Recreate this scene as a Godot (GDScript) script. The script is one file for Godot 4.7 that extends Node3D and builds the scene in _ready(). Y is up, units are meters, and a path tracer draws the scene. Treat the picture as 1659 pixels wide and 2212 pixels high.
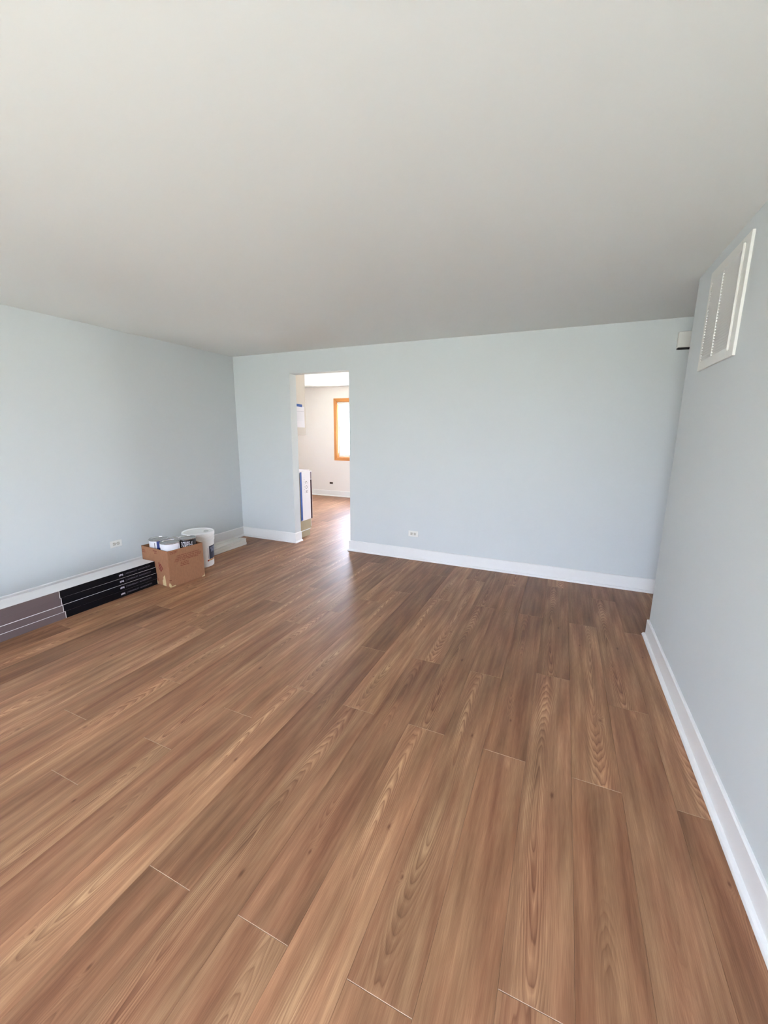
extends Node3D
# An empty, freshly painted living room with new plank flooring, paint supplies by the left wall
# and an open doorway into a bright kitchen.  Back wall of the room is z = 0, left wall x = 0.

const H := 2.44            # ceiling height
const W := 4.806           # room face of the right wall
const ZR := 1.008          # where the right wall ends at the hallway
const ZF := 6.5            # front (window) wall
const ZK := -3.651         # far wall of the kitchen
const TH := 0.13           # thickness of the back wall
const DX0 := 0.904         # doorway
const DX1 := 1.748
const DH := 2.182
const BH := 0.133          # baseboard height
const PW := 0.1925         # plank width
const PL := 1.605          # plank length

var M := {}
var used := {}
var rng := RandomNumberGenerator.new()

# ------------------------------------------------------------------ helpers
func numbered(called: String, parent: Node) -> String:
	var key := str(parent.get_instance_id()) + called
	var n: int = used.get(key, 0)
	used[key] = n + 1
	return called if n == 0 else "%s_%03d" % [called, n]

func mb() -> SurfaceTool:
	var st := SurfaceTool.new()
	st.begin(Mesh.PRIMITIVE_TRIANGLES)
	return st

func node(called: String, mesh: Mesh, mat: Material, parent: Node = self) -> MeshInstance3D:
	var o := MeshInstance3D.new()
	o.name = numbered(called, parent)
	o.mesh = mesh
	if mat:
		o.set_surface_override_material(0, mat)
	parent.add_child(o, true)
	return o

func obj(called: String, st: SurfaceTool, mat: Material, parent: Node = self) -> MeshInstance3D:
	return node(called, st.commit(), mat, parent)

func struct(called: String, st: SurfaceTool, mat: Material, label: String) -> MeshInstance3D:
	var o := obj(called, st, mat)
	tag(o, label, "", "", "structure")
	return o

func tag(o: Node, label: String, category := "", group := "", kind := "") -> void:
	o.set_meta("label", label)
	if category: o.set_meta("category", category)
	if group: o.set_meta("group", group)
	if kind: o.set_meta("kind", kind)

func base(called: String, at: Vector3, turn := 0.0) -> Node3D:
	var o := Node3D.new()
	o.name = numbered(called, self)
	o.position = at
	o.rotation.y = turn
	add_child(o, true)
	return o

func tri(st: SurfaceTool, a: Vector3, b: Vector3, c: Vector3, na: Vector3, nb: Vector3, nc: Vector3, ua := Vector2.ZERO, ub := Vector2.ZERO, uc := Vector2.ZERO) -> void:
	if (a - c).cross(a - b).dot(na + nb + nc) < 0.0:
		var t := b; b = c; c = t
		var tn := nb; nb = nc; nc = tn
		var tu := ub; ub = uc; uc = tu
	st.set_normal(na); st.set_uv(ua); st.add_vertex(a)
	st.set_normal(nb); st.set_uv(ub); st.add_vertex(b)
	st.set_normal(nc); st.set_uv(uc); st.add_vertex(c)

func quad(st: SurfaceTool, a: Vector3, b: Vector3, c: Vector3, d: Vector3, n: Vector3, u := [Vector2(0, 1), Vector2(1, 1), Vector2(1, 0), Vector2(0, 0)]) -> void:
	n = n.normalized()
	tri(st, a, b, c, n, n, n, u[0], u[1], u[2])
	tri(st, a, c, d, n, n, n, u[0], u[2], u[3])

# box from lo to hi with chamfered edges
func box(st: SurfaceTool, lo: Vector3, hi: Vector3, bev := 0.0, xf := Transform3D()) -> void:
	var c := (lo + hi) / 2.0
	var h := (hi - lo) / 2.0
	bev = minf(bev, minf(h.x, minf(h.y, h.z)) * 0.9)
	var pt := func(s: Vector3, axis: int) -> Vector3:
		var q := Vector3(s.x * (h.x - bev), s.y * (h.y - bev), s.z * (h.z - bev))
		q[axis] = s[axis] * h[axis]
		return xf * (c + q)
	for axis in 3:
		var a1 := (axis + 1) % 3
		var a2 := (axis + 2) % 3
		for s in [-1.0, 1.0]:
			var q := []
			for k in [[-1.0, -1.0], [1.0, -1.0], [1.0, 1.0], [-1.0, 1.0]]:
				var v := Vector3.ZERO
				v[axis] = s; v[a1] = k[0]; v[a2] = k[1]
				q.append(pt.call(v, axis))
			var n := Vector3.ZERO
			n[axis] = s
			quad(st, q[0], q[1], q[2], q[3], xf.basis * n)
		if bev > 0.0:
			for s1 in [-1.0, 1.0]:
				for s2 in [-1.0, 1.0]:
					var v0 := Vector3.ZERO
					v0[a1] = s1; v0[a2] = s2
					var va := v0; va[axis] = -1.0
					var vb := v0; vb[axis] = 1.0
					quad(st, pt.call(va, a1), pt.call(vb, a1), pt.call(vb, a2), pt.call(va, a2), xf.basis * v0)
	if bev > 0.0:
		for sx in [-1.0, 1.0]:
			for sy in [-1.0, 1.0]:
				for sz in [-1.0, 1.0]:
					var v := Vector3(sx, sy, sz)
					var n := (xf.basis * v).normalized()
					tri(st, pt.call(v, 0), pt.call(v, 1), pt.call(v, 2), n, n, n)

func bx(lo: Vector3, hi: Vector3, bev := 0.0) -> SurfaceTool:
	var st := mb()
	box(st, lo, hi, bev)
	return st

# profile (radius, height) turned about y
func lathe(st: SurfaceTool, prof: Array, seg := 48, from := 0.0, to := TAU, at := Vector3.ZERO) -> void:
	for i in prof.size() - 1:
		var p: Vector2 = prof[i]
		var q: Vector2 = prof[i + 1]
		var d := q - p
		var n2 := Vector2(d.y, -d.x).normalized()
		for k in seg:
			var t0 := lerpf(from, to, float(k) / seg)
			var t1 := lerpf(from, to, float(k + 1) / seg)
			var e0 := Vector3(cos(t0), 0, sin(t0))
			var e1 := Vector3(cos(t1), 0, sin(t1))
			var a := at + e0 * p.x + Vector3.UP * p.y
			var b := at + e1 * p.x + Vector3.UP * p.y
			var c := at + e1 * q.x + Vector3.UP * q.y
			var e := at + e0 * q.x + Vector3.UP * q.y
			var n0 := e0 * n2.x + Vector3.UP * n2.y
			var n1 := e1 * n2.x + Vector3.UP * n2.y
			if p.x > 1e-5:
				tri(st, a, b, c, n0, n1, n1)
			if q.x > 1e-5:
				tri(st, a, c, e, n0, n1, n0)

# profile (out from the wall, height) run from a to b; mitres move the ends along the run by d * mitre
func mould(st: SurfaceTool, a: Vector3, b: Vector3, out: Vector3, prof: Array, m0 := 0.0, m1 := 0.0) -> void:
	var dir := (b - a).normalized()
	var p0 := []
	var p1 := []
	for q: Vector2 in prof:
		p0.append(a + out * q.x + Vector3.UP * q.y - dir * q.x * m0)
		p1.append(b + out * q.x + Vector3.UP * q.y + dir * q.x * m1)
	var k := prof.size()
	var mid := Vector2.ZERO
	for q: Vector2 in prof: mid += q / k
	for i in k:
		var j := (i + 1) % k
		var d: Vector2 = prof[j] - prof[i]
		var n := Vector2(d.y, -d.x)
		if n.dot((prof[i] + prof[j]) / 2.0 - mid) < 0.0: n = -n
		quad(st, p0[i], p1[i], p1[j], p0[j], out * n.x + Vector3.UP * n.y)
	for i in range(1, k - 1):
		tri(st, p0[0], p0[i], p0[i + 1], -dir, -dir, -dir)
		tri(st, p1[0], p1[i], p1[i + 1], dir, dir, dir)

func mat(c: Color, rough := 0.6, metal := 0.0, spec := 0.5) -> StandardMaterial3D:
	var m := StandardMaterial3D.new()
	m.albedo_color = c
	m.roughness = rough
	m.metallic = metal
	m.metallic_specular = spec
	return m

func tex(im: Image, rough := 0.7) -> StandardMaterial3D:
	var m := mat(Color.WHITE, rough, 0.0, 0.3)
	m.albedo_texture = ImageTexture.create_from_image(im)
	m.texture_repeat = false
	return m

# lettering as a thin mesh, placed by xf (x right, y up, z out of the surface); bend > 0 wraps it round a cylinder of that radius about y
func letters(called: String, text: String, height: float, m: Material, parent: Node, xf: Transform3D, bend := 0.0, squeeze := 1.0, bold := false) -> MeshInstance3D:
	var tm := TextMesh.new()
	var f := SystemFont.new()
	f.font_names = PackedStringArray(["Droid Sans"])
	f.font_weight = 700 if bold else 400
	tm.font = f
	tm.text = text
	tm.font_size = 64
	tm.pixel_size = height / 46.0
	tm.depth = 0.0006
	tm.curve_step = 4.0
	var arr := tm.get_mesh_arrays()
	var v: PackedVector3Array = arr[Mesh.ARRAY_VERTEX]
	var n: PackedVector3Array = arr[Mesh.ARRAY_NORMAL]
	if squeeze < 0.0:      # fit to this width
		var lo := 1e9
		var hi := -1e9
		for p in v:
			lo = minf(lo, p.x)
			hi = maxf(hi, p.x)
		squeeze = -squeeze / maxf(hi - lo, 1e-6)
	for i in v.size():
		var p := v[i]
		p.x *= squeeze
		if bend > 0.0:
			var t := p.x / bend
			var r := bend + p.z
			n[i] = Basis(Vector3.UP, t) * n[i]
			p = Vector3(sin(t) * r, p.y, cos(t) * r)
		v[i] = xf * p
		n[i] = xf.basis * n[i]
	arr[Mesh.ARRAY_VERTEX] = v
	arr[Mesh.ARRAY_NORMAL] = n
	var am := ArrayMesh.new()
	am.add_surface_from_arrays(Mesh.PRIMITIVE_TRIANGLES, arr)
	return node(called, am, m, parent)

# ------------------------------------------------------------------ wood prints
func wood(seed_: int, cathedral: float, tone: float, knots: Array) -> ImageTexture:
	var w := 256
	var h := 2048
	var n := FastNoiseLite.new()
	n.seed = seed_
	n.noise_type = FastNoiseLite.TYPE_SIMPLEX_SMOOTH
	n.frequency = 1.0
	n.fractal_type = FastNoiseLite.FRACTAL_NONE
	var r := RandomNumberGenerator.new()
	r.seed = seed_ * 77 + 5
	var px := PackedByteArray()
	px.resize(w * h * 3)
	var ring := 0.0034
	var off := r.randf_range(-0.02, 0.02)
	var shift := r.randf_range(-0.045, 0.055)
	var dark := Color(WOOD_DARK)
	var mid := Color(WOOD_MID)
	var pale := Color(WOOD_PALE)
	for j in h:
		var v := PL * j / h
		var c := shift + 0.022 * n.get_noise_2d(v * 1.1, 3.7)
		var depth := off + 0.036 * (v - 0.8) + 0.008 * n.get_noise_2d(v * 1.4, 91.0)
		var strength_v := n.get_noise_2d(v * 1.7, 41.0)
		for i in w:
			var x := PW * (float(i) / w - 0.5)
			var dx := x - c
			var rr := sqrt(dx * dx * 0.32 + depth * depth + 0.00001)
			var ph := rr / ring + 0.22 * n.get_noise_2d(x * 50.0, v * 5.0) + 0.6 * n.get_noise_2d(x * 9.0 + 20.0, v * 1.6)
			var kd := 0.0
			for k: Vector3 in knots:
				var ex := (x - k.x) / k.z
				var ev := (v - k.y) / (k.z * 2.2)
				var d2 := ex * ex + ev * ev
				if d2 < 14.0:
					ph += 3.2 * exp(-d2 * 0.55)
					kd += exp(-d2 * 5.0)
			var f := ph - floorf(ph)
			var late := pow(f, 6.0) * (1.0 if f < 0.94 else (1.0 - f) / 0.06)
			var early := maxf(0.0, 1.0 - absf(f - 0.25) / 0.3)
			var patch := n.get_noise_2d(x * 14.0 + 7.0, v * 1.7 + 50.0)
			var smear := n.get_noise_2d(x * 30.0 + 70.0, v * 2.6 + 11.0)
			var streak := n.get_noise_2d(x * 60.0 + 3.0, v * 1.5 + 9.0)
			var fibre := n.get_noise_2d(x * 520.0, v * 12.0)
			var band := exp(-dx * dx / 0.0020)
			var st := clampf(cathedral + 0.55 * strength_v + 0.4 * n.get_noise_2d(x * 11.0 - 30.0, v * 1.6), 0.0, 1.0) * band + 0.05
			var t := tone + 0.18 * patch + 0.09 * smear + 0.08 * streak + 0.11 * fibre + st * (0.20 * early - 0.46 * late + 0.05) - 0.45 * minf(kd, 1.0)
			t = clampf(t, 0.0, 1.0)
			var col := dark.lerp(mid, t * 2.0) if t < 0.5 else mid.lerp(pale, t * 2.0 - 1.0)
			var red := 0.012 * n.get_noise_2d(x * 11.0 + 60.0, v * 1.3 + 80.0)
			var at := (j * w + i) * 3
			px[at] = int(clampf(col.r + red, 0.0, 1.0) * 255.0)
			px[at + 1] = int(clampf(col.g - red * 0.35, 0.0, 1.0) * 255.0)
			px[at + 2] = int(clampf(col.b - red * 0.2, 0.0, 1.0) * 255.0)
	return ImageTexture.create_from_image(Image.create_from_data(w, h, false, Image.FORMAT_RGB8, px))

const WOOD_DARK := Color(0.43, 0.288, 0.203)
const WOOD_MID := Color(0.605, 0.439, 0.324)
const WOOD_PALE := Color(0.82, 0.655, 0.50)

# a board of the floor: top at y = 0 round its own centre, its print running along z
func plank_mesh(x0: float, x1: float, z0: float, z1: float, u0: float, u1: float, v0: float, v1: float) -> ArrayMesh:
	var b := 0.0006
	var e := 0.0014
	var dz := 0.0014
	var st := mb()
	var uv := func(x: float, z: float) -> Vector2:
		return Vector2(lerpf(u0, u1, (x - x0) / (x1 - x0)), lerpf(v0, v1, (z - z0) / (z1 - z0)))
	var q := func(a: Vector3, c: Vector3, d: Vector3, f: Vector3, n: Vector3) -> void:
		quad(st, a, c, d, f, n, [uv.call(a.x, a.z), uv.call(c.x, c.z), uv.call(d.x, d.z), uv.call(f.x, f.z)])
	var i := [Vector3(x0 + b, 0, z0 + e), Vector3(x1 - b, 0, z0 + e), Vector3(x1 - b, 0, z1 - e), Vector3(x0 + b, 0, z1 - e)]
	var o := [Vector3(x0 + 0.0002, -dz * 0.6, z0 + 0.0003), Vector3(x1 - 0.0002, -dz * 0.6, z0 + 0.0003), Vector3(x1 - 0.0002, -dz * 0.6, z1 - 0.0003), Vector3(x0 + 0.0002, -dz * 0.6, z1 - 0.0003)]
	q.call(i[0], i[1], i[2], i[3], Vector3.UP)
	q.call(i[1], o[1], o[2], i[2], Vector3(1, 1, 0))
	q.call(i[0], o[0], o[3], i[3], Vector3(-1, 1, 0))
	for k in 4:
		var l := (k + 1) % 4
		var a: Vector3 = o[k]
		var c: Vector3 = o[l]
		q.call(a, c, Vector3(c.x, -0.006, c.z), Vector3(a.x, -0.006, a.z), Vector3((a.x + c.x - x0 - x1), 0, (a.z + c.z - z0 - z1)) * Vector3(1 if k % 2 else 0, 0, 0 if k % 2 else 1))
	var am := st.commit()
	var s2 := mb()      # the milled ends, where the bare core shows pale
	quad(s2, i[0], i[1], o[1], o[0], Vector3(0, 1, -1))
	quad(s2, i[3], i[2], o[2], o[3], Vector3(0, 1, 1))
	s2.commit(am)
	return am

# ------------------------------------------------------------------ build
func _ready() -> void:
	rng.seed = 20240
	# camera
	var cam := Camera3D.new()
	cam.name = "camera"
	cam.fov = 103.7065
	cam.near = 0.02
	cam.far = 200.0
	cam.transform = Transform3D(Basis(Vector3.UP, 0.41607) * Basis(Vector3.RIGHT, -0.19808) * Basis(Vector3.BACK, 0.00717), Vector3(4.12168, 1.48665, 4.32743))
	add_child(cam)
	cam.current = true
	# bright overcast sky over a lawn; daylight enters through the windows only
	var sky := ProceduralSkyMaterial.new()
	sky.sky_top_color = Color(0.80, 0.86, 0.98)
	sky.sky_horizon_color = Color(0.93, 0.945, 0.99)
	sky.sky_curve = 0.15
	sky.sky_energy_multiplier = 1.0
	sky.ground_bottom_color = Color(0.80, 0.815, 0.795)
	sky.ground_horizon_color = Color(0.83, 0.84, 0.82)
	sky.ground_energy_multiplier = 1.0
	sky.sun_angle_max = 0.5
	var env := Environment.new()
	env.background_mode = Environment.BG_SKY
	env.sky = Sky.new()
	env.sky.sky_material = sky
	env.background_energy_multiplier = 1.0
	env.tonemap_mode = Environment.TONE_MAPPER_LINEAR
	env.tonemap_exposure = 49.0
	env.sdfgi_enabled = true
	env.ssao_enabled = true
	env.ssil_enabled = true
	var we := WorldEnvironment.new()
	we.name = "environment"
	we.environment = env
	add_child(we)

	make_materials()
	build_shell()
	build_floor()
	build_baseboards()
	build_windows()
	build_cartons()
	build_box_and_cans()
	build_bucket()
	build_boards()
	build_wall_things()
	build_kitchen()
	build_chime()

func make_materials() -> void:
	M.wall = mat(Color(0.817, 0.837, 0.840), 0.75, 0.0, 0.3)
	M.kitchen_wall = mat(Color(0.91, 0.895, 0.88), 0.75, 0.0, 0.3)
	M.ceiling = mat(Color(0.905, 0.917, 0.907), 0.9, 0.0, 0.2)
	M.trim = mat(Color(0.92, 0.92, 0.915), 0.4)
	M.white_plastic = mat(Color(0.90, 0.90, 0.88), 0.4)
	M.white_metal = mat(Color(0.88, 0.88, 0.86), 0.45)
	M.oak = mat(Color(0.80, 0.53, 0.27), 0.4)
	M.subfloor = mat(Color(0.25, 0.2, 0.16), 0.9)
	M.plank_end = mat(Color(0.68, 0.56, 0.44), 0.5)
	M.black = mat(Color(0.03, 0.03, 0.035), 0.5)
	M.dark_slot = mat(Color(0.10, 0.09, 0.085), 0.6)
	M.glass = mat(Color(1, 1, 1, 0.06), 0.02)
	M.glass.transparency = BaseMaterial3D.TRANSPARENCY_ALPHA
	M.tape = mat(Color(0.10, 0.30, 0.62), 0.6)
	M.paper = mat(Color(0.90, 0.89, 0.90), 0.8)
	M.steel = mat(Color(0.76, 0.76, 0.75), 0.2, 0.95)

func build_shell() -> void:
	var st := mb()
	# ceiling
	box(st, Vector3(-2.35, H, ZK - 0.15), Vector3(10.2, H + 0.15, ZF + 0.2))
	struct("ceiling", st, M.ceiling, "smooth off-white painted ceiling over the whole room")
	# left wall
	struct("wall_left", bx(Vector3(-TH, -0.01, 0), Vector3(0, H, ZF + 0.2)), M.wall, "pale grey-green painted wall on the left behind the cartons")
	# back wall with the doorway: room face in the room's paint, kitchen face and reveals off-white
	var room := mb()
	var kit := mb()
	for r in [[-TH, DX0, -0.01, H], [DX1, 10.0, -0.01, H], [DX0, DX1, DH, H]]:
		quad(room, Vector3(r[0], r[2], 0), Vector3(r[1], r[2], 0), Vector3(r[1], r[3], 0), Vector3(r[0], r[3], 0), Vector3.BACK)
	for r in [[-2.2, DX0, -0.01, H], [DX1, 10.0, -0.01, H], [DX0, DX1, DH, H]]:
		quad(kit, Vector3(r[0], r[2], -TH), Vector3(r[1], r[2], -TH), Vector3(r[1], r[3], -TH), Vector3(r[0], r[3], -TH), Vector3.FORWARD)
	quad(room, Vector3(DX0, -0.01, 0), Vector3(DX0, -0.01, -TH), Vector3(DX0, DH, -TH), Vector3(DX0, DH, 0), Vector3.RIGHT)
	quad(room, Vector3(DX1, -0.01, 0), Vector3(DX1, -0.01, -TH), Vector3(DX1, DH, -TH), Vector3(DX1, DH, 0), Vector3.LEFT)
	quad(room, Vector3(DX0, DH, 0), Vector3(DX1, DH, 0), Vector3(DX1, DH, -TH), Vector3(DX0, DH, -TH), Vector3.DOWN)
	var am := room.commit()
	kit.commit(am)
	var wb := node("wall_back", am, M.wall)
	wb.set_surface_override_material(1, M.kitchen_wall)
	tag(wb, "pale blue-grey back wall with the open doorway to the kitchen", "", "", "structure")
	# right wall, ending at the hallway, and the hallway's near side
	st = mb()
	box(st, Vector3(W, -0.01, ZR), Vector3(W + TH, H, ZF + 0.2))
	box(st, Vector3(W + TH, -0.01, ZR), Vector3(10.0, H, ZR + TH))
	struct("wall_right", st, M.wall, "pale grey-blue wall on the right with the vent grille")
	struct("wall_hallway", bx(Vector3(10.0, -0.01, -TH), Vector3(10.13, H, ZR + TH)), M.wall, "end wall of the side hallway")
	# front wall behind the camera with two window openings
	st = mb()
	var zf0 := Vector3(0, 0, ZF)
	for r in [[0.0, FW[0][0], -0.01, H], [FW[0][1], FW[1][0], -0.01, H], [FW[1][1], W, -0.01, H], [FW[0][0], FW[0][1], -0.01, FW[0][2]], [FW[0][0], FW[0][1], FW[0][3], H], [FW[1][0], FW[1][1], -0.01, FW[1][2]], [FW[1][0], FW[1][1], FW[1][3], H]]:
		box(st, Vector3(r[0], r[2], ZF), Vector3(r[1], r[3], ZF + 0.18))
	struct("wall_front", st, M.wall, "front wall with two windows")
	# kitchen walls
	st = mb()
	var k := KW
	for r in [[-2.35, k[0][0], -0.01, H], [k[0][1], k[2][0], -0.01, H], [k[2][1], W + TH, -0.01, H], [k[0][0], k[0][1], -0.01, k[0][2]], [k[0][0], k[0][1], k[0][3], H], [k[2][0], k[2][1], k[2][3], H]]:
		box(st, Vector3(r[0], r[2], ZK - 0.15), Vector3(r[1], r[3], ZK))
	struct("wall_kitchen", st, M.kitchen_wall, "warm white far wall of the kitchen with the oak window")
	st = mb()
	box(st, Vector3(-2.35, -0.01, ZK), Vector3(-2.2, H, -k[1][1]))
	box(st, Vector3(-2.35, -0.01, -k[1][0]), Vector3(-2.2, H, -TH))
	box(st, Vector3(-2.35, k[1][3], -k[1][1]), Vector3(-2.2, H, -k[1][0]))
	box(st, Vector3(-2.35, -0.01, -k[1][1]), Vector3(-2.2, k[1][2], -k[1][0]))
	struct("wall_kitchen_left", st, M.kitchen_wall, "left wall of the kitchen with a window")
	struct("wall_kitchen_right", bx(Vector3(W, -0.01, ZK), Vector3(W + TH, H, -TH)), M.kitchen_wall, "right wall of the kitchen")

const FW := [[1.0, 1.45, 0.4, 2.2], [2.95, 4.22, 0.30, 2.2]]   # x0, x1, sill, head
const KW := [[-0.572, 0.62, 0.898, 2.122], [1.82, 2.18, 0.9, 2.1], [2.55, 3.3, 0.0, 2.1]]   # the second one is in the left kitchen wall, measured along -z

func build_floor() -> void:
	var fl := struct("floor", bx(Vector3(-2.35, -0.12, ZK - 0.15), Vector3(10.2, -0.006, ZF + 0.2)), M.subfloor, "floor of brown wood-grain vinyl planks running through both rooms")
	var prints := []
	var kn := [[], [Vector3(0.03, 0.55, 0.012), Vector3(-0.05, 1.3, 0.008)], [Vector3(0.02, 0.9, 0.014)], [], [Vector3(-0.03, 0.35, 0.009), Vector3(0.045, 1.15, 0.013)], [Vector3(0.0, 1.35, 0.01)]]
	var cath := [0.05, 0.75, 0.9, 0.15, 0.6, 0.3]
	var tone := [0.36, 0.52, 0.47, 0.42, 0.5, 0.33]
	for i in 6:
		var t := wood(11 + i * 13, cath[i], tone[i], kn[i])
		var shades := []
		for s in [0.93, 1.0, 1.06]:
			var m := mat(Color(minf(s, 1.0), minf(s * 0.995, 1.0), minf(s * 0.985, 1.0)), 0.45, 0.0, 0.40)
			m.albedo_texture = t
			m.texture_repeat = true
			shades.append(m)
		prints.append(shades)
	var full := plank_mesh(-PW / 2, PW / 2, -PL / 2, PL / 2, 0, 1, 0, 1)
	# joint of each row, counted from the row that starts at x = 3.12, as read off the photograph
	var joint := {0: 2.61, 1: 2.003, 2: 2.60, 3: 1.995, 4: 2.609, 5: 3.45, 6: 2.613, 7: 2.0, 8: 2.61, -1: 2.016, -2: 2.595, -3: 2.90, -4: 3.227, -5: 3.526, -6: 2.849, -7: 1.663, -8: 2.3, -9: 2.115}
	var given := {0: [1, 2], 1: [4, 5], 2: [2, 1], 3: [0, 1], 4: [5, 3], 5: [2, 2], 6: [4, 0], 7: [2, 3]}
	for k in range(-28, 21):
		var x0 := 3.12 + PW * k
		var x1 := x0 + PW
		var za := ZK
		var zb := ZF
		if x1 <= -2.2 or x0 >= 7.0: continue
		if x0 < -2.2: x0 = -2.2
		if x0 < 0.0 and x1 > 0.0: pass
		if x1 <= 0.05: zb = -TH
		if x0 >= W - 0.03:
			za = 0.0
			zb = ZR
		if x1 > 7.0: x1 = 7.0
		var j: float = joint.get(k, rng.randf_range(0.0, PL))
		var z := j - PL * ceilf((j - za) / PL)
		var count := 0
		while z < zb - 0.001:
			var z0 := maxf(z, za)
			var z1 := minf(z + PL, zb)
			var v := rng.randi_range(0, 5)
			var picked: int = v
			if given.has(k) and z > -0.5:
				picked = given[k][count % 2]
				count += 1
			var m: Material = prints[picked][rng.randi_range(0, 2)]
			var turn := rng.randf() < 0.4
			if given.has(k): turn = false
			if z1 - z0 > 0.02:
				var o: MeshInstance3D
				if z1 - z0 > PL - 0.001 and x1 - x0 > PW - 0.001:
					o = node("plank", full, m, fl)
					o.position = Vector3((x0 + x1) / 2, 0, (z0 + z1) / 2)
					if turn: o.rotation.y = PI
				else:
					o = node("plank", plank_mesh(x0, x1, z0, z1, 0, (x1 - x0) / PW, (z0 - z) / PL, (z1 - z) / PL), m, fl)
				o.set_surface_override_material(1, M.plank_end)
			z += PL

func build_baseboards() -> void:
	var board := [Vector2(0, 0), Vector2(0.013, 0), Vector2(0.013, BH - 0.006), Vector2(0.008, BH), Vector2(0, BH)]
	var shoe := [Vector2(0.013, 0), Vector2(0.031, 0), Vector2(0.031, 0.006), Vector2(0.028, 0.014), Vector2(0.022, 0.020), Vector2(0.013, 0.022)]
	var sides := {
		"baseboard_left": ["white baseboard with shoe moulding along the left wall", [[Vector3(0, 0, ZF), Vector3.ZERO, Vector3.RIGHT, 0.0, -1.0]]],
		"baseboard_back": ["white baseboard between the left corner and the doorway", [[Vector3.ZERO, Vector3(DX0, 0, 0), Vector3.BACK, -1.0, 1.0], [Vector3(DX0, 0, 0), Vector3(DX0, 0, -TH), Vector3.RIGHT, 1.0, 0.0]]],
		"baseboard_back_right": ["white baseboard right of the doorway below the blue-grey wall", [[Vector3(DX1, 0, 0), Vector3(10.0, 0, 0), Vector3.BACK, 1.0, 0.0], [Vector3(DX1, 0, -TH), Vector3(DX1, 0, 0), Vector3.LEFT, 0.0, 1.0]]],
		"baseboard_right": ["white baseboard with shoe moulding along the right wall", [[Vector3(W, 0, ZR), Vector3(W, 0, ZF), Vector3.LEFT, 1.0, 0.0], [Vector3(10.0, 0, ZR), Vector3(W, 0, ZR), Vector3.FORWARD, 0.0, 1.0]]],
		"baseboard_kitchen": ["white baseboard along the far kitchen wall", [[Vector3(-2.2, 0, ZK), Vector3(KW[2][0] - 0.07, 0, ZK), Vector3.BACK, 0.0, 0.0]]],
	}
	for called in sides:
		var o := base(called, Vector3.ZERO)
		tag(o, sides[called][0], "", "", "structure")
		for r in sides[called][1]:
			var st := mb()
			mould(st, r[0], r[1], r[2], board, r[3], r[4])
			obj("board", st, M.trim, o)
			st = mb()
			mould(st, r[0], r[1], r[2], shoe, r[3], r[4])
			obj("shoe_moulding", st, M.trim, o)

# frame, sash, panes for an opening in a wall across z; s = +1 when the room lies towards +z
func window(called: String, label: String, x0: float, x1: float, y0: float, y1: float, z: float, s: float, casing: Material, cw: float, lights: int) -> Node3D:
	var o := base(called, Vector3(0, 0, z))
	tag(o, label, "", "", "structure")
	var d := 0.016 * s
	var lohi := func(a: Vector3, b: Vector3, bev: float) -> SurfaceTool:
		return bx(Vector3(minf(a.x, b.x), minf(a.y, b.y), minf(a.z, b.z)), Vector3(maxf(a.x, b.x), maxf(a.y, b.y), maxf(a.z, b.z)), bev)
	var yb := y0 - cw if y0 > 0.1 else y0
	var outer := [Vector2(x0 - cw, yb), Vector2(x1 + cw, yb), Vector2(x1 + cw, y1 + cw), Vector2(x0 - cw, y1 + cw)]
	var inner := [Vector2(x0, y0), Vector2(x1, y0), Vector2(x1, y1), Vector2(x0, y1)]
	for k in 4:
		if k == 0 and y0 <= 0.1: continue
		var l := (k + 1) % 4
		var q := [outer[k], outer[l], inner[l], inner[k]]
		var mid: Vector2 = (q[0] + q[1] + q[2] + q[3]) / 4.0
		var cs := mb()
		var front := []
		var back := []
		for p: Vector2 in q:
			var t := (mid - p).sign()
			back.append(Vector3(p.x, p.y, 0) + Vector3(t.x, t.y, 0) * 0.0005)
			front.append(Vector3(p.x, p.y, d) + Vector3(t.x, t.y, 0) * 0.0022)
		quad(cs, front[0], front[1], front[2], front[3], Vector3(0, 0, s))
		for e in 4:
			var e2 := (e + 1) % 4
			var m3: Vector3 = (back[e] + back[e2]) / 2.0 - Vector3(mid.x, mid.y, 0)
			var along: Vector3 = back[e2] - back[e]
			var nn := Vector3(along.y, -along.x, 0).normalized()
			if nn.dot(m3) < 0.0: nn = -nn
			quad(cs, back[e], back[e2], front[e2], front[e], nn + Vector3(0, 0, 0.15 * s))
		obj("casing", cs, casing, o)
	var b := -0.075 * s
	for r in [[x0, x0 + 0.012, y0, y1], [x1 - 0.012, x1, y0, y1], [x0 + 0.012, x1 - 0.012, y1 - 0.012, y1], [x0 + 0.012, x1 - 0.012, y0, y0 + 0.012]]:
		obj("jamb_liner", lohi.call(Vector3(r[0], r[2], 0), Vector3(r[1], r[3], b), 0.001), casing, o)
	var xi0 := x0 + 0.012
	var wl := (x1 - x0 - 0.024) / lights
	for k in lights:
		var a := xi0 + wl * k
		var c := a + wl
		var zs := -0.045 * s
		var ze := -0.075 * s
		for r in [[a, a + 0.04, y0 + 0.012, y1 - 0.012], [c - 0.04, c, y0 + 0.012, y1 - 0.012], [a + 0.04, c - 0.04, y0 + 0.012, y0 + 0.055], [a + 0.04, c - 0.04, y1 - 0.055, y1 - 0.012]]:
			obj("sash_frame", lohi.call(Vector3(r[0], r[2], zs), Vector3(r[1], r[3], ze), 0.004), M.white_plastic, o)
		obj("pane", lohi.call(Vector3(a + 0.04, y0 + 0.055, -0.058 * s), Vector3(c - 0.04, y1 - 0.055, -0.062 * s), 0.0), M.glass, o)
	return o

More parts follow.
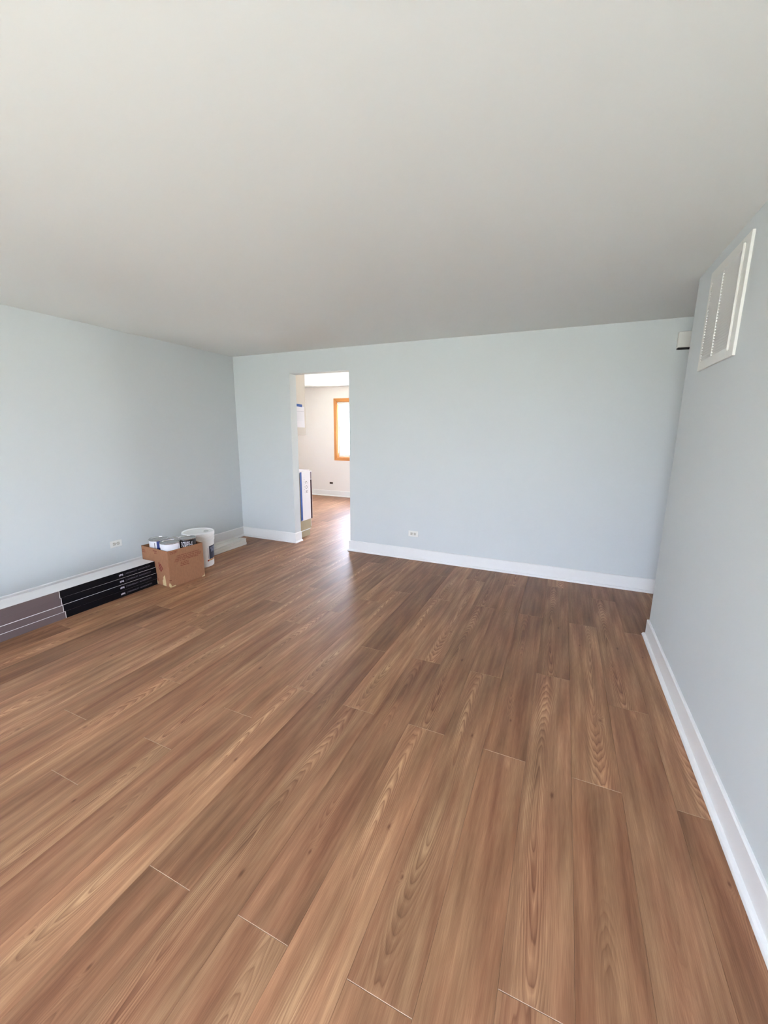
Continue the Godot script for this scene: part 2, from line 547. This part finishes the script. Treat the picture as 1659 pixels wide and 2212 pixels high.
func build_windows() -> void:
	window("window_1", "kitchen window with varnished oak casing seen through the doorway", KW[0][0], KW[0][1], KW[0][2], KW[0][3], ZK, 1.0, M.oak, 0.07, 1)
	window("window_2", "front window with white casing behind the left of the view", FW[0][0], FW[0][1], FW[0][2], FW[0][3], ZF, -1.0, M.trim, 0.07, 1)
	window("window_3", "front window with white casing behind the camera", FW[1][0], FW[1][1], FW[1][2], FW[1][3], ZF, -1.0, M.trim, 0.07, 2)
	var pd := window("window_4", "window in the left kitchen wall", KW[1][0], KW[1][1], KW[1][2], KW[1][3], 0.0, 1.0, M.oak, 0.07, 1)
	pd.rotation.y = PI / 2
	pd.position = Vector3(-2.2, 0, 0)
	window("window_5", "glazed patio door of the kitchen", KW[2][0], KW[2][1], KW[2][2], KW[2][3], ZK, 1.0, M.oak, 0.07, 1)

# ------------------------------------------------------------------ flooring cartons
func build_cartons() -> void:
	M.carton_white = mat(Color(0.88, 0.87, 0.87), 0.55)
	M.carton_grey = mat(Color(0.40, 0.345, 0.345), 0.5)
	M.carton_black = mat(Color(0.045, 0.043, 0.065), 0.45, 0.0, 0.3)
	M.carton_text = mat(Color(0.46, 0.45, 0.49), 0.6)
	M.carton_logo = mat(Color(0.80, 0.80, 0.84), 0.6)
	M.carton_line = mat(Color(0.75, 0.72, 0.73), 0.6)
	var hs := [0.0, 0.0575, 0.115, 0.1745, 0.235]
	var ends := [1.811, 1.808, 1.810, 1.816]
	var divs := [2.617, 2.627, 2.631, 2.637]
	var xs := [0.585, 0.584, 0.5825, 0.582]
	var black_margin := [[0.0, 0.0], [0.0022, 0.0014], [0.0, 0.0032], [0.0, 0.0]]   # at the divider, at the end
	var grey_margin := [0.0030, 0.0042, 0.0, 0.0]
	var which := ["resting on the floor at the bottom of the stack", "second from the bottom of the stack", "second from the top of the stack", "on top of the stack with a bare white lid"]
	for k in 4:
		var o := base("flooring_carton", Vector3(xs[k], hs[k], ends[k]))
		tag(o, "half black, half grey-brown flooring carton " + which[k], "carton", "flooring cartons stacked by the left wall")
		var h: float = hs[k + 1] - hs[k] - 0.0004
		var dv: float = divs[k] - ends[k]
		obj("body", bx(Vector3(-0.196, 0, 0), Vector3(0, h, 1.64), 0.0012), M.carton_white, o)
		var bs := mb()
		var za := 0.001
		var zb := dv - 0.0025
		var ya: float = h - black_margin[k][1]
		var yb: float = h - black_margin[k][0]
		var e := 0.0006
		quad(bs, Vector3(e, 0, zb), Vector3(e, 0, za), Vector3(e, ya, za), Vector3(e, yb, zb), Vector3.RIGHT)
		quad(bs, Vector3(-e, yb, zb), Vector3(e, yb, zb), Vector3(e, ya, za), Vector3(-e, ya, za), Vector3.UP)
		quad(bs, Vector3(-e, 0, zb), Vector3(e, 0, zb), Vector3(e, yb, zb), Vector3(-e, yb, zb), Vector3.BACK)
		quad(bs, Vector3(-e, 0, za), Vector3(e, 0, za), Vector3(e, ya, za), Vector3(-e, ya, za), Vector3.FORWARD)
		obj("black_side", bs, M.carton_black, o)
		obj("grey_side", bx(Vector3(-0.001, 0.0, dv + 0.0025), Vector3(0.0006, h - grey_margin[k], 1.638), 0.0), M.carton_grey, o)
		# lettering reads towards the near end of the carton's side: x right = -z
		var face := Basis(Vector3(0, 0, -1), Vector3(0, 1, 0), Vector3(1, 0, 0))
		var dz: float = [0.0, 0.003, -0.003, -0.008][k]
		letters("side_lettering", "ORIGINALITY  AUTHENTICITY", 0.0125, M.carton_text, o, Transform3D(face, Vector3(0.0009, h * 0.5, 0.176 + dz)), 0.0, -0.238)
		var st := mb()
		for g in [[0.0, 0.018, 0.007], [0.009, 0.013, 0.008], [0.019, 0.017, 0.007], [0.028, 0.014, 0.008]]:
			var gy: float = h * 0.5 + (0.001 if g[0] > 0.005 and g[0] < 0.02 else -0.001)
			box(st, Vector3(0.0005, gy - g[1] / 2, 0.322 + dz + g[0]), Vector3(0.0011, gy + g[1] / 2, 0.322 + dz + g[0] + g[2]), 0.0)
		obj("logo", st, M.carton_logo, o)
		obj("divider_line", bx(Vector3(0.0005, h * 0.3, 0.302 + dz), Vector3(0.0010, h * 0.7, 0.3035 + dz), 0.0), M.carton_text, o)

# ------------------------------------------------------------------ moving box of paint cans
func ink_line(im: Image, x: int, y: int, wpx: int, hpx: int, c: Color, r: RandomNumberGenerator) -> void:
	var at := x
	while at < x + wpx:
		var word := r.randi_range(3, 9)
		for k in word:
			if at >= x + wpx: break
			var lw := maxi(2, int(hpx * 0.55))
			im.fill_rect(Rect2i(at, y, maxi(1, lw / 3), hpx), c)
			if r.randf() < 0.7: im.fill_rect(Rect2i(at, y, lw, maxi(1, hpx / 4)), c)
			if r.randf() < 0.6: im.fill_rect(Rect2i(at, y + hpx / 2, lw, maxi(1, hpx / 5)), c)
			if r.randf() < 0.6: im.fill_rect(Rect2i(at, y + hpx - maxi(1, hpx / 4), lw, maxi(1, hpx / 4)), c)
			if r.randf() < 0.5: im.fill_rect(Rect2i(at + lw - maxi(1, lw / 3), y, maxi(1, lw / 3), hpx), c)
			at += lw + maxi(1, hpx / 5)
		at += int(hpx * 0.6)

func patch(im: Image, pts: Array, c: Color) -> void:
	var poly := PackedVector2Array(pts)
	for y in im.get_height():
		for x in im.get_width():
			if Geometry2D.is_point_in_polygon(Vector2(x, y), poly):
				im.set_pixel(x, y, c)

func card(seed_: int, w: int, h: int) -> Image:
	var n := FastNoiseLite.new()
	n.seed = seed_
	n.frequency = 0.02
	var im := Image.create(w, h, false, Image.FORMAT_RGB8)
	var c := Color(0.60, 0.43, 0.32)
	for y in h:
		for x in w:
			var t := 1.0 + 0.05 * n.get_noise_2d(x * 3.0, y) + 0.03 * n.get_noise_2d(x * 0.7, y * 9.0)
			im.set_pixel(x, y, Color(c.r * t, c.g * t, c.b * t))
	return im

func build_box_and_cans() -> void:
	var L := 0.42
	var F := 0.378
	var hh := 0.360
	var turn := -0.113        # of the front face
	var r := RandomNumberGenerator.new()
	r.seed = 5
	# local axes: +x = out of the front face, +z = out of the left face; origin at the box's middle
	var near := Vector3(0.787, 0, 1.827)
	var fdir := Vector3(0.0975, 0, -0.9952)
	var ldir := Vector3(-0.9952, 0, -0.0975)
	var mid := near + fdir * F / 2 + ldir * L / 2
	var o := Node3D.new()
	o.name = "cardboard_box"
	o.transform = Transform3D(Basis(-ldir, Vector3.UP, -fdir), mid)
	add_child(o)
	tag(o, "open brown cardboard box with red print and torn corners, holding paint cans", "box")
	var ink := Color(0.40, 0.14, 0.11)
	var torn := Color(0.80, 0.72, 0.55)
	var front := card(3, 378, 360)
	for q in [[24, 14, 78, 8], [26, 28, 66, 7], [90, 62, 240, 10], [84, 80, 262, 10], [70, 97, 276, 10], [62, 114, 120, 10], [200, 112, 120, 9], [128, 136, 76, 10], [124, 152, 84, 9], [120, 168, 92, 8]]:
		ink_line(front, q[0], q[1], q[2], q[3], ink, r)
	front.fill_rect(Rect2i(0, 286, 16, 6), ink)
	patch(front, [Vector2(0, 318), Vector2(9, 330), Vector2(13, 350), Vector2(46, 346), Vector2(58, 353), Vector2(40, 359), Vector2(0, 360)], torn)
	patch(front, [Vector2(378, 318), Vector2(370, 342), Vector2(346, 350), Vector2(338, 359), Vector2(378, 360)], torn)
	var left := card(4, 420, 360)
	for q in [[12, 34, 40, 12], [12, 52, 40, 12], [18, 156, 26, 10], [14, 172, 30, 12], [190, 18, 58, 12], [210, 38, 40, 12]]:
		ink_line(left, q[0], q[1], q[2], q[3], ink, r)
	for q in [[262, 130, 16, 70], [278, 150, 14, 60]]:
		left.fill_rect(Rect2i(q[0], q[1], q[2], q[3]), Color(0.50, 0.24, 0.20))
	patch(left, [Vector2(290, 140), Vector2(326, 182), Vector2(290, 224), Vector2(254, 182)], Color(0.46, 0.18, 0.16))
	patch(left, [Vector2(290, 152), Vector2(316, 182), Vector2(290, 212), Vector2(264, 182)], Color(0.56, 0.38, 0.30))
	patch(left, [Vector2(286, 196), Vector2(282, 182), Vector2(290, 164), Vector2(297, 180), Vector2(294, 196)], Color(0.46, 0.18, 0.16))
	for q in [[222, 300, 24, 9], [222, 314, 24, 9]]:
		ink_line(left, q[0], q[1], q[2], q[3], ink, r)
	left.fill_rect(Rect2i(408, 286, 12, 6), ink)
	patch(left, [Vector2(338, 250), Vector2(346, 250), Vector2(356, 360), Vector2(304, 360), Vector2(300, 306), Vector2(316, 292), Vector2(316, 270)], torn)
	patch(left, [Vector2(420, 312), Vector2(404, 320), Vector2(398, 340), Vector2(404, 360), Vector2(420, 360)], torn)
	patch(left, [Vector2(208, 318), Vector2(222, 330), Vector2(224, 360), Vector2(206, 360)], torn)
	var plain_card := mat(Color(0.58, 0.42, 0.31), 0.85, 0.0, 0.2)
	var t := 0.005
	var x := L / 2
	var z := F / 2
	var st := mb()
	box(st, Vector3(-x, 0, -z), Vector3(x, t, z), 0.0)
	box(st, Vector3(-x, t, -z), Vector3(-x + t, hh, z), 0.0)
	box(st, Vector3(-x + t, t, -z), Vector3(x - t, hh, -z + t), 0.0)
	obj("body", st, plain_card, o)
	for s in [0, 1]:
		var wst := mb()
		var u := [Vector2(0, 1), Vector2(1, 1), Vector2(1, 0), Vector2(0, 0)]
		if s == 0:
			box(wst, Vector3(x - t, t, -z), Vector3(x - 0.0004, hh, z - t), 0.0)
		else:
			box(wst, Vector3(-x + t, t, z - t), Vector3(x - 0.0004, hh, z - 0.0004), 0.0)
		var am := wst.commit()
		var pst := mb()
		if s == 0:
			quad(pst, Vector3(x, 0, z), Vector3(x, 0, -z), Vector3(x, hh, -z), Vector3(x, hh, z), Vector3.RIGHT, u)
		else:
			quad(pst, Vector3(-x, 0, z), Vector3(x, 0, z), Vector3(x, hh, z), Vector3(-x, hh, z), Vector3.BACK, u)
		pst.commit(am)
		var wn := node("printed_wall", am, plain_card, o)
		wn.set_surface_override_material(1, tex(front if s == 0 else left, 0.85))
	obj("divider_pad", bx(Vector3(-x + t + 0.001, 0.220, -z + t + 0.001), Vector3(x - t - 0.001, 0.226, z - t - 0.001), 0.0), plain_card, o)

	# paint cans standing on the pad
	M.can_label_white = mat(Color(0.90, 0.90, 0.92), 0.45)
	M.can_blue = mat(Color(0.07, 0.16, 0.42), 0.45)
	M.can_black = mat(Color(0.02, 0.02, 0.022), 0.35)
	var y0 := 0.226
	var spots := [[0.490, 1.683, "white and blue label, at the back left of the box", M.can_label_white], [0.690, 1.715, "all white label, nearest the front corner of the box", M.can_label_white], [0.705, 1.535, "black label and white lettering, on the right in the box", M.can_black], [0.507, 1.508, "bare steel rim, behind the labelled cans in the box", M.steel]]
	for k in 4:
		var q = spots[k]
		var c := base("paint_can", Vector3(q[0], y0, q[1]))
		tag(c, ("gallon paint can with " if k < 3 else "smaller paint can with ") + q[2], "paint can", "gallon paint cans in the cardboard box")
		var s := mb()
		lathe(s, [Vector2(0, 0.0), Vector2(0.085, 0.0), Vector2(0.087, 0.004), Vector2(0.084, 0.008), Vector2(0.084, 0.186), Vector2(0.088, 0.190), Vector2(0.0885, 0.194), Vector2(0.086, 0.197), Vector2(0.078, 0.197), Vector2(0.077, 0.192)], 56)
		obj("body", s, M.steel, c)
		s = mb()
		lathe(s, [Vector2(0.077, 0.192), Vector2(0.0765, 0.195), Vector2(0.074, 0.196), Vector2(0.072, 0.193), Vector2(0.070, 0.190), Vector2(0.060, 0.1895), Vector2(0.0, 0.1895)], 56)
		obj("lid", s, M.steel, c)
		s = mb()
		lathe(s, [Vector2(0.0842, 0.012), Vector2(0.0846, 0.0125), Vector2(0.0846, 0.1835), Vector2(0.0842, 0.184)], 56)
		obj("label", s, q[3], c)
		if k == 3: c.scale = Vector3.ONE * 0.8
		var eye := Vector3(4.12 - q[0], 0, 4.327 - q[1])
		var facing := atan2(eye.x, eye.z)     # turn about y that brings +z to the camera
		if k == 0:
			s = mb()
			var t0 := PI / 2 - facing
			lathe(s, [Vector2(0.0847, 0.012), Vector2(0.0850, 0.0125), Vector2(0.0850, 0.1835), Vector2(0.0847, 0.184)], 20, t0 - deg_to_rad(95), t0 + deg_to_rad(14))
			obj("blue_panel", s, M.can_blue, c)
			letters("label_lettering", "M", 0.045, M.can_label_white, c, Transform3D(Basis(Vector3.UP, facing + deg_to_rad(14)), Vector3(0, 0.140, 0)), 0.0852, 0.8, true)
			s = mb()
			lathe(s, [Vector2(0.0847, 0.10), Vector2(0.0850, 0.1005), Vector2(0.0850, 0.170), Vector2(0.0847, 0.1705)], 3, t0 + deg_to_rad(24), t0 + deg_to_rad(29))
			obj("label_print", s, M.carton_text, c)
		if k == 2:
			letters("label_lettering", "SCUFF-X", 0.048, M.can_label_white, c, Transform3D(Basis(Vector3.UP, facing - deg_to_rad(1)), Vector3(0, 0.144, 0)), 0.0848, -0.112, true)

func build_bucket() -> void:
	M.pail = mat(Color(0.93, 0.925, 0.915), 0.4)
	M.pail.subsurf_scatter_enabled = false
	var at := Vector3(0.493, 0, 1.208)
	var o := base("plastic_pail", at)
	tag(o, "large white plastic pail with lid and navy label behind the cardboard box", "bucket")
	var s := mb()
	lathe(s, [Vector2(0, 0.0), Vector2(0.138, 0.0), Vector2(0.141, 0.003), Vector2(0.1545, 0.285), Vector2(0.160, 0.287), Vector2(0.1605, 0.310), Vector2(0.156, 0.312), Vector2(0.156, 0.318), Vector2(0.161, 0.320), Vector2(0.1615, 0.338), Vector2(0.156, 0.341), Vector2(0.156, 0.36)], 72)
	obj("body", s, M.pail, o)
	s = mb()
	lathe(s, [Vector2(0.157, 0.354), Vector2(0.165, 0.352), Vector2(0.1665, 0.356), Vector2(0.1665, 0.380), Vector2(0.164, 0.388), Vector2(0.158, 0.392), Vector2(0.153, 0.390), Vector2(0.150, 0.382), Vector2(0.142, 0.380), Vector2(0.100, 0.381), Vector2(0.0, 0.381)], 72)
	var lid := obj("lid", s, M.pail, o)
	s = mb()
	var c := Vector3(0.055, 0.381, -0.06)
	lathe(s, [Vector2(0.026, 0.0), Vector2(0.026, 0.004), Vector2(0.020, 0.005), Vector2(0.019, 0.002), Vector2(0.0, 0.002)], 24, 0, TAU, c)
	obj("spout_cap", s, mat(Color(0.70, 0.70, 0.69), 0.5), lid)
	# label on the right of what the camera sees: angles from +x towards +z
	var eye := atan2(4.327 - at.z, 4.12 - at.x)
	var band := func(h0: float, h1: float, d0: float, d1: float, gap: float) -> SurfaceTool:
		var b := mb()
		var r0 := 0.141 + 0.0135 * h0 / 0.282 + gap
		var r1 := 0.141 + 0.0135 * h1 / 0.282 + gap
		lathe(b, [Vector2(r0 - 0.0006, h0), Vector2(r0, h0), Vector2(r1, h1), Vector2(r1 - 0.0006, h1)], 24, eye - deg_to_rad(d1), eye - deg_to_rad(d0))
		return b
	var navy := mat(Color(0.05, 0.085, 0.19), 0.4)
	var lb := obj("label", band.call(0.085, 0.235, 39.0, 120.0, 0.0006), navy, o)
	obj("label_border", band.call(0.085, 0.235, 36.6, 39.0, 0.0006), M.can_label_white, o)
	obj("label_print", band.call(0.095, 0.215, 33.2, 35.0, 0.0006), M.carton_grey, o)
	obj("label_stripe", band.call(0.068, 0.083, 33.0, 120.0, 0.0006), mat(Color(0.80, 0.58, 0.30), 0.5), o)
	obj("label_mark", band.call(0.064, 0.082, 30.0, 37.0, 0.0012), mat(Color(0.62, 0.22, 0.12), 0.5), o)
	var lt := mat(Color(0.55, 0.58, 0.66), 0.5)
	var turn := PI / 2 - eye + deg_to_rad(62)
	letters("label_lettering", "ULTRA", 0.026, lt, lb, Transform3D(Basis(Vector3.UP, turn), Vector3(0, 0.208, 0)), 0.1530, 0.8, true)
	letters("label_lettering", "SPEC", 0.026, lt, lb, Transform3D(Basis(Vector3.UP, turn), Vector3(0, 0.178, 0)), 0.1515, 0.8, true)
	obj("label_rule", band.call(0.152, 0.155, 41.0, 110.0, 0.0010), mat(Color(0.03, 0.05, 0.12), 0.4), lb)

func build_boards() -> void:
	M.primed = mat(Color(0.86, 0.84, 0.81), 0.55)
	var spec := [
		[Vector3(0.250, 0, 0.346), Vector3(0.372, 0.0335, 1.05), "lying on the floor under the others"],
		[Vector3(0.252, 0.034, 0.350), Vector3(0.371, 0.0672, 1.05), "second of the pile beside the white pail"],
		[Vector3(0.258, 0.0676, 0.338), Vector3(0.362, 0.0800, 1.05), "thin, lying on top of the pile"],
		[Vector3(0.160, 0, 0.362), Vector3(0.249, 0.0790, 1.05), "thick, at the back of the pile next to the wall"],
	]
	for q in spec:
		var lo: Vector3 = q[0]
		var hi: Vector3 = q[1]
		var at := Vector3((lo.x + hi.x) / 2, lo.y, (lo.z + hi.z) / 2)
		var o := obj("trim_board", bx(lo - at, hi - at, 0.003), M.primed)
		o.position = at
		tag(o, "white primed trim board, " + q[2], "board", "white trim boards beside the left wall")

# horizontal duplex outlet in local axes: x across, y up, z out of the wall
func outlet(called: String, xf: Transform3D, label: String) -> Node3D:
	var o := Node3D.new()
	o.name = numbered(called, self)
	o.transform = xf
	add_child(o, true)
	tag(o, label, "outlet", "wall outlets")
	obj("cover_plate", bx(Vector3(-0.0605, -0.035, 0), Vector3(0.0605, 0.035, 0.006), 0.003), M.white_plastic, o)
	for s in [-1.0, 1.0]:
		var st := mb()
		var c := Vector3(0.0205 * s, 0, 0.0068)
		box(st, c - Vector3(0.0145, 0.0165, 0.002), c + Vector3(0.0145, 0.0165, 0.0016), 0.003)
		var rc := obj("receptacle", st, mat(Color(0.80, 0.79, 0.75), 0.45), o)
		for y in [-0.0075, 0.0075]:
			obj("slot", bx(c + Vector3(-0.0075, y - 0.0018, 0.0012), c + Vector3(0.0005, y + 0.0018, 0.0019), 0.0), M.dark_slot, rc)
		obj("ground_hole", bx(c + Vector3(0.0055, -0.003, 0.0012), c + Vector3(0.0105, 0.003, 0.0019), 0.0), M.dark_slot, rc)
	var sc := mb()
	lathe(sc, [Vector2(0.0028, 0.0), Vector2(0.0024, 0.0008), Vector2(0, 0.0010)], 12)
	var sn := obj("screw", sc, M.steel, o)
	sn.rotation.x = PI / 2
	sn.position = Vector3(0, 0, 0.006)
	return o

func build_wall_things() -> void:
	outlet("wall_outlet", Transform3D(Basis(Vector3(0, 0, -1), Vector3.UP, Vector3.RIGHT), Vector3(0, 0.337, 1.801)), "white duplex outlet on the left wall above the flooring cartons")
	outlet("wall_outlet", Transform3D(Basis.IDENTITY, Vector3(2.588, 0.310, 0)), "white duplex outlet low on the back wall right of the doorway")
	# return-air grille on the right wall, seen edge-on; local x = along the wall away from the camera (-z), z out (-x)
	var o := Node3D.new()
	o.name = "vent_grille"
	o.transform = Transform3D(Basis(Vector3(0, 0, 1), Vector3.UP, Vector3(-1, 0, 0)), Vector3(W, 2.105, 1.598))
	add_child(o)
	tag(o, "white louvred return-air grille high on the right wall", "vent")
	var hw := 0.276
	var hv := 0.262
	var bw := 0.050
	var st := mb()
	box(st, Vector3(-hw + 0.01, -hv + 0.01, 0), Vector3(hw - 0.01, hv - 0.01, 0.003))
	obj("backing", st, M.black, o)
	# flange bars with a raised bevelled lip
	for r in [[Vector3(-hw + 0.028, hv - bw, 0), Vector3(hw - bw * 1.9, hv, 0)], [Vector3(-hw + 0.028, -hv, 0), Vector3(hw - bw * 1.9, -hv + bw, 0)], [Vector3(-hw, -hv, 0), Vector3(-hw + 0.028, hv, 0)], [Vector3(hw - bw * 1.9, -hv, 0), Vector3(hw, hv, 0)]]:
		obj("flange", bx(r[0], r[1] + Vector3(0, 0, 0.012), 0.0012), M.white_metal, o)
	var xr := hw - bw * 1.35
	obj("ridge", bx(Vector3(xr, -hv + 0.03, 0.011), Vector3(xr + 0.014, hv - 0.03, 0.021), 0.005), M.white_metal, o)
	var x0 := -hw + 0.028
	var x1 := hw - bw * 1.9
	var xm := -0.056
	obj("mullion", bx(Vector3(xm - 0.0025, -hv + bw, 0.001), Vector3(xm + 0.0025, hv - bw, 0.0135), 0.001), M.white_metal, o)
	var n := 30
	var pitch := (2 * hv - 2 * bw) / n
	var tilt := Basis(Vector3.RIGHT, deg_to_rad(-42))
	for col in [[x0, xm - 0.0025], [xm + 0.0025, x1]]:
		var len: float = (col[1] - col[0]) / 2
		var lm := mb()
		box(lm, Vector3(-len, -0.0006, -0.0075), Vector3(len, 0.0006, 0.0075), 0.0, Transform3D(tilt, Vector3.ZERO))
		var mesh := lm.commit()
		for k in n:
			var l := node("louver", mesh, M.white_metal, o)
			l.position = Vector3((col[0] + col[1]) / 2, -hv + bw + pitch * (k + 0.5), 0.0075)

func build_chime() -> void:
	var o := base("door_chime", Vector3(5.03, 2.182, 0))
	tag(o, "small white chime box high on the back wall by the hallway corner", "door chime")
	obj("backplate", bx(Vector3(-0.108, 0.0, 0), Vector3(0.108, 0.128, 0.046), 0.001), M.dark_slot, o)
	obj("cover", bx(Vector3(-0.113, 0.012, 0.004), Vector3(0.113, 0.138, 0.05), 0.003), M.white_plastic, o)

# ------------------------------------------------------------------ kitchen
func build_kitchen() -> void:
	M.raw_board = mat(Color(0.64, 0.59, 0.48), 0.7)
	M.cab_end = mat(Color(0.80, 0.765, 0.725), 0.6)
	M.cab_dark = mat(Color(0.20, 0.085, 0.11), 0.85, 0.0, 0.15)
	var X := 0.837
	var o := base("base_cabinet", Vector3(0.30, 0, -TH))
	tag(o, "kitchen base cabinet with unfinished tan end panel left of the doorway", "cabinet")
	var xr := X - 0.30
	obj("body", bx(Vector3(-0.55, 0.10, -0.345), Vector3(xr, 0.915, -0.002), 0.001), M.raw_board, o)
	obj("bottom_panel", bx(Vector3(-0.55, 0.088, -0.345), Vector3(xr + 0.001, 0.0995, -0.002), 0.0), M.white_plastic, o)
	obj("toe_kick", bx(Vector3(-0.55, 0, -0.315), Vector3(xr, 0.088, -0.002), 0.0), M.raw_board, o)
	obj("top_panel", bx(Vector3(-0.55, 0.9155, -0.345), Vector3(xr, 0.945, -0.002), 0.001), M.paper, o)
	for dx in [[-0.55, -0.005], [0.005, xr - 0.004]]:
		obj("drawer_front", bx(Vector3(dx[0], 0.812, -0.366), Vector3(dx[1], 0.912, -0.346), 0.002), M.cab_end, o)
		obj("door", bx(Vector3(dx[0], 0.12, -0.366), Vector3(dx[1], 0.806, -0.346), 0.002), M.cab_end, o)
	# flattened flooring carton taped over the cabinet's end
	var c := base("cardboard_sheet", Vector3(X + 0.0005, 0.238, -TH))
	tag(c, "white printed cardboard sheet covering the end of the kitchen base cabinet", "cardboard")
	obj("panel", bx(Vector3(0, 0, -0.342), Vector3(0.004, 0.684, -0.105), 0.001), M.paper, c)
	obj("grey_flap", bx(Vector3(0, 0.574, -0.381), Vector3(0.004, 0.676, -0.351), 0.0), mat(Color(0.47, 0.40, 0.42), 0.6), c)
	obj("dark_flap", bx(Vector3(0, 0.0, -0.381), Vector3(0.004, 0.566, -0.349), 0.0), M.cab_dark, c)
	obj("fold_strip", bx(Vector3(0, 0.0, -0.387), Vector3(0.003, 0.69, -0.3425), 0.0), M.paper, c)
	var ink := mat(Color(0.30, 0.28, 0.31), 0.7)
	var down := Basis(Vector3(0, -1, 0), Vector3(0, 0, -1), Vector3(1, 0, 0))
	for k in 3:
		letters("letter", "COR"[k], 0.043, ink, c, Transform3D(down, Vector3(0.0042, 0.535 - 0.066 * k, -0.247 - 0.003 * k)), 0.0, 1.15)
	var faint := mat(Color(0.66, 0.64, 0.67), 0.7)
	for k in 7:
		obj("print_mark", bx(Vector3(0.0040, 0.40 + 0.035 * k, -0.204), Vector3(0.0044, 0.405 + 0.035 * k + 0.006 * (k % 3), -0.194), 0.0), faint, c)
	var tp := obj("painters_tape", bx(Vector3(-0.0003, 0, -0.021), Vector3(0.0006, 0.68, 0.021), 0.0), M.tape)
	tp.position = Vector3(X + 0.0055, 0.246, -0.254)
	tp.rotation.x = 0.006
	tag(tp, "long vertical strip of blue tape down the cardboard sheet", "tape", "blue painter's tape")
	# wall cabinet
	o = base("wall_cabinet", Vector3(0.30, 1.427, -TH))
	tag(o, "beige kitchen wall cabinet above the doorway's left edge", "cabinet")
	obj("body", bx(Vector3(-0.55, 0.0, -0.275), Vector3(xr, 0.83, -0.002), 0.001), M.cab_end, o)
	obj("door", bx(Vector3(-0.55, 0.004, -0.296), Vector3(xr - 0.002, 0.826, -0.277), 0.002), M.cab_end, o)
	var im := Image.create(128, 192, false, Image.FORMAT_RGB8)
	im.fill(Color(0.90, 0.89, 0.91))
	im.fill_rect(Rect2i(6, 45, 112, 3), Color(0.70, 0.70, 0.74))
	for x in [22, 44, 58, 74, 92]:
		im.fill_rect(Rect2i(x, 52, 2, 84), Color(0.83, 0.83, 0.86))
	for y in range(54, 136, 6):
		im.fill_rect(Rect2i(10, y, 100, 1), Color(0.86, 0.86, 0.885))
	var ps := bx(Vector3(0, 0, -0.2), Vector3(0.0008, 0.275, 0), 0.0)
	var pm := ps.commit()
	var pf := mb()
	quad(pf, Vector3(0.0009, 0, 0), Vector3(0.0009, 0, -0.2), Vector3(0.0009, 0.275, -0.2), Vector3(0.0009, 0.275, 0), Vector3.RIGHT)
	pf.commit(pm)
	var pn := node("paper_sheet", pm, M.paper)
	pn.set_surface_override_material(1, tex(im, 0.8))
	pn.position = Vector3(X + 0.0008, 1.530, -0.192)
	tag(pn, "white printed paper sheet taped to the side of the wall cabinet", "paper")
	tp = obj("painters_tape", bx(Vector3(0, -0.017, -0.075), Vector3(0.0006, 0.017, 0.075), 0.0), M.tape)
	tp.position = Vector3(X + 0.0021, 1.817, -0.268)
	tp.rotation.x = -0.03
	tag(tp, "short blue tape strip at the top of the paper sheet", "tape", "blue painter's tape")
	# dark uncovered outlet on the far wall
	o = base("bare_outlet", Vector3(-0.742, 0.305, ZK))
	tag(o, "small dark outlet without a cover plate on the far kitchen wall", "outlet")
	obj("box_rim", bx(Vector3(-0.042, -0.022, 0), Vector3(0.042, 0.022, 0.004), 0.001), mat(Color(0.36, 0.28, 0.22), 0.6), o)
	for s in [-1.0, 1.0]:
		obj("receptacle", bx(Vector3(0.019 * s - 0.015, -0.015, 0.002), Vector3(0.019 * s + 0.015, 0.015, 0.008), 0.003), M.dark_slot if s < 0 else mat(Color(0.22, 0.17, 0.14), 0.5), o)
	# roller blind in the head of the window, with its cord
	var k = KW[0]
	o = base("roller_blind", Vector3(k[0] + 0.012, k[3], ZK))
	tag(o, "rolled-up white blind in the head of the oak kitchen window", "blind")
	var wl: float = k[1] - k[0] - 0.024
	obj("headrail", bx(Vector3(0.002, -0.070, -0.040), Vector3(wl - 0.002, -0.013, 0.006), 0.012), M.white_plastic, o)
	var cd := mb()
	lathe(cd, [Vector2(0.003, -1.12), Vector2(0.003, -0.07)], 8, 0, TAU, Vector3(0.016, 0, -0.012))
	obj("cord", cd, M.white_plastic, o)
	cd = mb()
	lathe(cd, [Vector2(0, -0.40), Vector2(0.008, -0.395), Vector2(0.010, -0.38), Vector2(0.006, -0.365), Vector2(0, -0.36)], 12, 0, TAU, Vector3(0.016, 0, -0.012))
	obj("cord_connector", cd, M.white_plastic, o)
